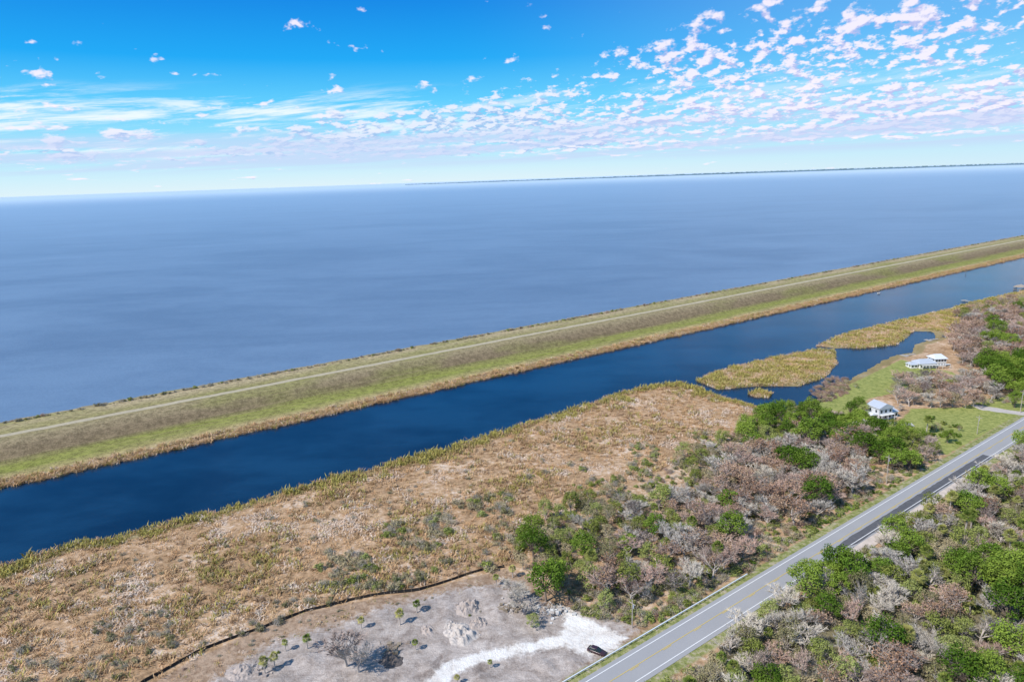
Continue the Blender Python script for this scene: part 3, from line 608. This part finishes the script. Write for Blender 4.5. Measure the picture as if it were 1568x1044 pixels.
# ------------------------------------------------------------ houses
wallw=simple('white_siding',(.74,.74,.72),.7,0,.06); metalr=simple('white_metal_roof',(.72,.74,.77),.4,.1,.06,1); greyr=simple('grey_metal_roof',(.50,.54,.59),.4,.1,.1,1); winm=simple('window_glass',(.03,.045,.06),.1); trim=simple('dark_trim',(.12,.12,.13),.6); bluew=simple('pale_grey_siding',(.60,.63,.66),.7,0,.08)
def block(par,x0,x1,y0,y1,z0,z1,rh,wm,rm_,ov=.6,axis='x',hip=1.5,nw=4):
    bf=Buf(); bf.box(x0,x1,y0,y1,z0,z1); bf.obj('walls',[wm],False,par)
    bf=Buf(); a0,a1,b0,b1=x0-ov,x1+ov,y0-ov,y1+ov; zt=z1+.02
    if axis=='x': ym=(b0+b1)/2; rg=[(a0+hip,ym,zt+rh),(a1-hip,ym,zt+rh)]; fs=[(0,1,5,4),(2,3,4,5),(3,0,4),(1,2,5)]
    else: xm=(a0+a1)/2; rg=[(xm,b0+hip,zt+rh),(xm,b1-hip,zt+rh)]; fs=[(1,2,5,4),(3,0,4,5),(0,1,4),(2,3,5)]
    bf.add([(a0,b0,zt),(a1,b0,zt),(a1,b1,zt),(a0,b1,zt)]+rg,fs+[(3,2,1,0)],0)
    bf.box(a0,a1,b0,b1,zt-.2,zt-.02,1); bf.obj('roof',[rm_,wallw],False,par)
    bf=Buf()
    st=max(1,int((z1-z0)/2.8))
    for k in range(st):
        zb=z0+.9+k*2.8
        for i in range(nw):
            x=x0+(x1-x0)*(i+.5)/nw
            for y,s_ in((y0,-1),(y1,1)): bf.box(x-.6,x+.6,min(y,y+s_*.05),max(y,y+s_*.05),zb,zb+1.3)
        m_=max(2,nw//2)
        for i in range(m_):
            y=y0+(y1-y0)*(i+.5)/m_
            for x,s_ in((x0,-1),(x1,1)): bf.box(min(x,x+s_*.05),max(x,x+s_*.05),y-.55,y+.55,zb,zb+1.3)
    bf.obj('windows',[winm],False,par)
angD=math.atan2(D[1],D[0])
p=G(1422,563); e=empty('white_waterfront_house',(p[0],p[1],.75),angD-.55); e.scale=(.8,.8,.9)
block(e,-10,2,-4.5,4.5,0,3.4,2.3,wallw,greyr,.9,'x',2.5,5); block(e,3.2,12,-2,7,0,5.6,2.4,wallw,metalr,.8,'x',2.5,4); block(e,-16,-10.9,-3,3.5,0,2.6,1.4,wallw,greyr,.5,'x',1.2,2)
bf=Buf(); bf.box(-10,12,-7.2,-5.5,2.6,2.75); [bf.box(x-.1,x+.1,-7.1,-6.9,0,2.6) for x in(-9.8,-4,1,6,11.8)]; bf.obj('porch',[wallw],False,e)
p=G(1347,641); e=empty('grey_stilt_house',(p[0],p[1],.75),angD-.3); e.scale=(.9,.9,1.0)
block(e,-5,4,-4,4,0,6.2,2.0,bluew,greyr,.6,'y',.2,3); block(e,4.7,8.8,-3.2,2.6,0,3.1,.9,wallw,greyr,.4,'x',.5,2); block(e,-9,-5.7,-3,3,0,3,.8,wallw,metalr,.4,'y',.4,2)
bf=Buf(); bf.box(-5,4,-6,-4.05,2.9,3.05); [bf.box(x-.1,x+.1,-5.9,-5.7,0,2.9) for x in(-4.8,-.5,3.8)]; bf.box(-5,4,-6,-5.95,3.6,3.7); bf.obj('balcony',[wallw],False,e)
p=G(1377,652); bf=Buf(); q=[(-6,-2.5),(6,-2),(5.5,2),(-6,2.4)]; bf.add([(x,y,0) for x,y in q],[(0,1,2,3)]); o=bf.obj('concrete_pad',[simple('concrete',(.5,.48,.45),.8)]); o.location=(p[0],p[1],1.1); o.rotation_euler[2]=angD-.9
p=G(1560,444); e=empty('boathouse',(p[0],p[1],0),angD+.1)
bf=Buf()
for x in(-5,0,5):
    for y in(-3,3): bf.tube((x,y,-2),(x,y,3.4),.14,.14,6)
bf.box(-5.5,5.5,-3.4,-2.6,.9,1.05); bf.box(-5.5,5.5,2.6,3.4,.9,1.05); bf.box(-6,-4.8,-14,3,.9,1.06); bf.obj('piles_and_deck',[wood],False,e)
bf=Buf(); bf.add([(-6,-4,3.4),(6,-4,3.4),(6,4,3.4),(-6,4,3.4),(-6,0,4.8),(6,0,4.8)],[(0,1,5,4),(2,3,4,5),(0,4,3),(1,2,5)]); bf.obj('roof',[simple('tan_roof',(.42,.34,.26),.7)],False,e)
def dock(pa,pb,w=1.6):
    a,b_=G(*pa),G(*pb); L=np.linalg.norm(b_-a); e=empty('wooden_dock',(*a,0),math.atan2(*(b_-a)[::-1])); bf=Buf()
    n=int(L/.3)
    for i in range(n): bf.box(i*.3,i*.3+.26,-w/2,w/2,.95,1.03)
    bf.box(L-3,L,-2.5,2.5,.86,.93)
    for i in range(int(L/3)+1):
        for y in(-w/2,w/2): bf.tube((i*3,y,-2),(i*3,y,1.5),.12,.12,6)
    bf.obj('planks',[simple('grey_planks',(.42,.38,.34),.8)],False,e)
dock((1436,521),(1418,523)); dock((1400,544),(1382,547)); dock((1488,464),(1474,461))
def boat(px,py,ang,sc=1):
    p=G(px,py); e=empty('motorboat',(*p,.0),ang); e.scale=(sc,)*3; bf=Buf()
    loft(bf,[(-3,[(-1,-.2),(-1.1,.7),(1.1,.7),(1,-.2)]),(1,[(-1,-.2),(-1.15,.75),(1.15,.75),(1,-.2)]),(2.4,[(-.5,-.1),(-.7,.85),(.7,.85),(.5,-.1)]),(3.3,[(-.05,.3),(-.08,.95),(.08,.95),(.05,.3)])],0); bf.obj('hull',[wallw],False,e)
    bf=Buf(); bf.box(-.8,.4,-.5,.5,.76,1.5); bf.box(-1.2,.8,-.9,.9,2.1,2.2); [bf.tube((x,y,.7),(x,y,2.1),.04,.04,5) for x in(-1.1,.7) for y in(-.8,.8)]; bf.obj('console_and_canopy',[trim],False,e)
    bf=Buf(); bf.box(-3.6,-3.05,-.25,.25,.1,1.2); bf.obj('outboard_motor',[trim],False,e)
boat(1346,449,angD+.2,.9); boat(1444,518,angD,1.0)
p=G(1479,418); bf=Buf(); bf.tube((*p,-2),(*p,4),.15,.12,6); bf.box(p[0]-.7,p[0]+.7,p[1]-.05,p[1]+.05,2.8,4.0); bf.obj('channel_marker',[wood])
def pole(px,py,hh=11):
    p=G(px,py,1); e=empty('utility_pole',(*p,.7),angD); bf=Buf(); bf.tube((0,0,-.5),(0,0,hh),.17,.11,8,0,True); bf.box(-.06,.06,-1.2,1.2,hh-1.1,hh-.95)
    for y in(-1.1,-.4,.4,1.1): bf.tube((0,y,hh-.95),(0,y,hh-.75),.05,.04,6)
    bf.obj('pole_and_crossarm',[simple('pole_wood',(.42,.37,.32),.85)],False,e)
    bf=Buf(); bf.tube((.35,0,hh-2.6),(.35,0,hh-1.7),.2,.2,10,0,True); bf.obj('transformer',[galv],False,e)
for a in[(1357,740,12),(1496,664,9),(1562,632,12),(968,962,9)]: pole(*a)
# ------------------------------------------------------------ sun + sky
az,el=math.radians(-122),math.radians(46)
sv=Vector((math.sin(az)*math.cos(el),math.cos(az)*math.cos(el),math.sin(el)))
sd=bpy.data.lights.new('sun','SUN'); sd.energy=5.0; sd.angle=math.radians(.5); sd.color=(1,.95,.88)
so=bpy.data.objects.new('sun',sd); so.rotation_euler=sv.to_track_quat('Z','Y').to_euler(); scene.collection.objects.link(so)
w=bpy.data.worlds.new('World'); scene.world=w; w.use_nodes=True; nt=w.node_tree; bg=nt.nodes['Background']; bg.inputs['Strength'].default_value=.1
sky=nd(nt,'ShaderNodeTexSky',sky_type='NISHITA'); sky.sun_disc=False; sky.sun_elevation=el; sky.sun_rotation=az%(2*math.pi); sky.altitude=100
tcn=nd(nt,'ShaderNodeTexCoord'); sx=nd(nt,'ShaderNodeSeparateXYZ'); nt.links.new(tcn.outputs['Generated'],sx.inputs[0]); X,Y,Z=sx.outputs
Zc=mth(nt,'MAXIMUM',Z,0.0); AZ=mth(nt,'ARCTAN2',X,Y)
grad=ramp(nt,mth(nt,'MULTIPLY',Zc,2.5),[(0,(7.6,9.3,10)),(.05,(6.2,9.0,10.2)),(.14,(3.4,8.0,10.2)),(.27,(1.1,6.3,10.2)),(.40,(.05,4.1,9.6)),(.58,(0,2.5,8.2)),(1,(.1,1.5,5.2))])
grad=mixc(nt,sstep(nt,AZ,-.1,.7,0,.32),grad,(4.6,7.7,9.8))
base=mixc(nt,.95,sky.outputs[0],grad)
U_=mth(nt,'MULTIPLY',AZ,23.0); V_=mth(nt,'MULTIPLY',mth(nt,'LOGARITHM',mth(nt,'ADD',Zc,.045),math.e),8.0)
V_=mth(nt,'ADD',V_,mth(nt,'MULTIPLY',AZ,-1.5))
uv=comb(nt,U_,V_,0.0)
def cl2(u,v): 
    k=comb(nt,u,v,0.0)
    return noi(nt,k,1.05,4,.55,.1),noi(nt,k,2.5,3,.6,.1)
n1,nf=cl2(U_,V_); n2,nf2=cl2(mth(nt,'ADD',U_,-.14),mth(nt,'ADD',V_,.30))
nbig=noi(nt,uv,.20,2,.5)
top=sstep(nt,AZ,-.6,.5,.08,.215)
band=mth(nt,'MULTIPLY',sstep(nt,mth(nt,'SUBTRACT',Zc,top),.03,-.07),sstep(nt,Zc,.018,.04))
wf=mth(nt,'MULTIPLY',band,.6)
def blend(a,b_): return mth(nt,'ADD',mth(nt,'MULTIPLY',a,mth(nt,'SUBTRACT',1.0,wf)),mth(nt,'MULTIPLY',b_,wf))
nn=blend(n1,nf); nn2=blend(n2,nf2)
mid=mth(nt,'MULTIPLY',sstep(nt,Zc,.03,.05),sstep(nt,Zc,.12,.075))
th=mth(nt,'SUBTRACT',mth(nt,'SUBTRACT',.635,mth(nt,'ADD',mth(nt,'MULTIPLY',band,.16),mth(nt,'MULTIPLY',mid,.04))),mth(nt,'MULTIPLY',mth(nt,'SUBTRACT',nbig,.5),.26))
cov=sstep(nt,mth(nt,'SUBTRACT',nn,th),0.0,.09)
shade=sstep(nt,mth(nt,'SUBTRACT',nn,nn2),-.06,.05)
low=mth(nt,'MULTIPLY',sstep(nt,AZ,.35,-.15),band)
lit=mixc(nt,mth(nt,'MULTIPLY',low,.75),(10.2,9.3,10.3),(7.6,8.7,10.2))
drk=mixc(nt,low,(5.3,5.5,8.9),(3.0,5.2,8.6))
ccol=mixc(nt,shade,drk,lit)
# cirrus streaks
cv=comb(nt,mth(nt,'MULTIPLY',AZ,4.0),mth(nt,'ADD',mth(nt,'MULTIPLY',Zc,46.0),mth(nt,'MULTIPLY',AZ,-4.0)),0.0)
ci=noi(nt,cv,1.0,6,.68,.35)
cm=mth(nt,'MULTIPLY',sstep(nt,Zc,.03,.055),sstep(nt,Zc,.135,.095)); cm=mth(nt,'MULTIPLY',cm,sstep(nt,AZ,.3,-.3,.4,1))
c=mixc(nt,mth(nt,'MULTIPLY',mth(nt,'MULTIPLY',sstep(nt,ci,.45,.62),cm),.92),base,(9.2,10.0,10.3))
c=mixc(nt,mth(nt,'MULTIPLY',cov,.88),c,ccol)
# lilac haze streaks low
hs_=noi(nt,comb(nt,mth(nt,'MULTIPLY',AZ,2.0),mth(nt,'ADD',mth(nt,'MULTIPLY',Zc,75.0),mth(nt,'MULTIPLY',AZ,-2.0)),3.0),1,3,.55)
c=mixc(nt,mth(nt,'MULTIPLY',mth(nt,'MULTIPLY',sstep(nt,hs_,.34,.56),mth(nt,'MULTIPLY',sstep(nt,Zc,.014,.03),sstep(nt,Zc,.085,.05))),.7),c,(5.9,6.9,9.6))
nt.links.new(c,bg.inputs['Color'])
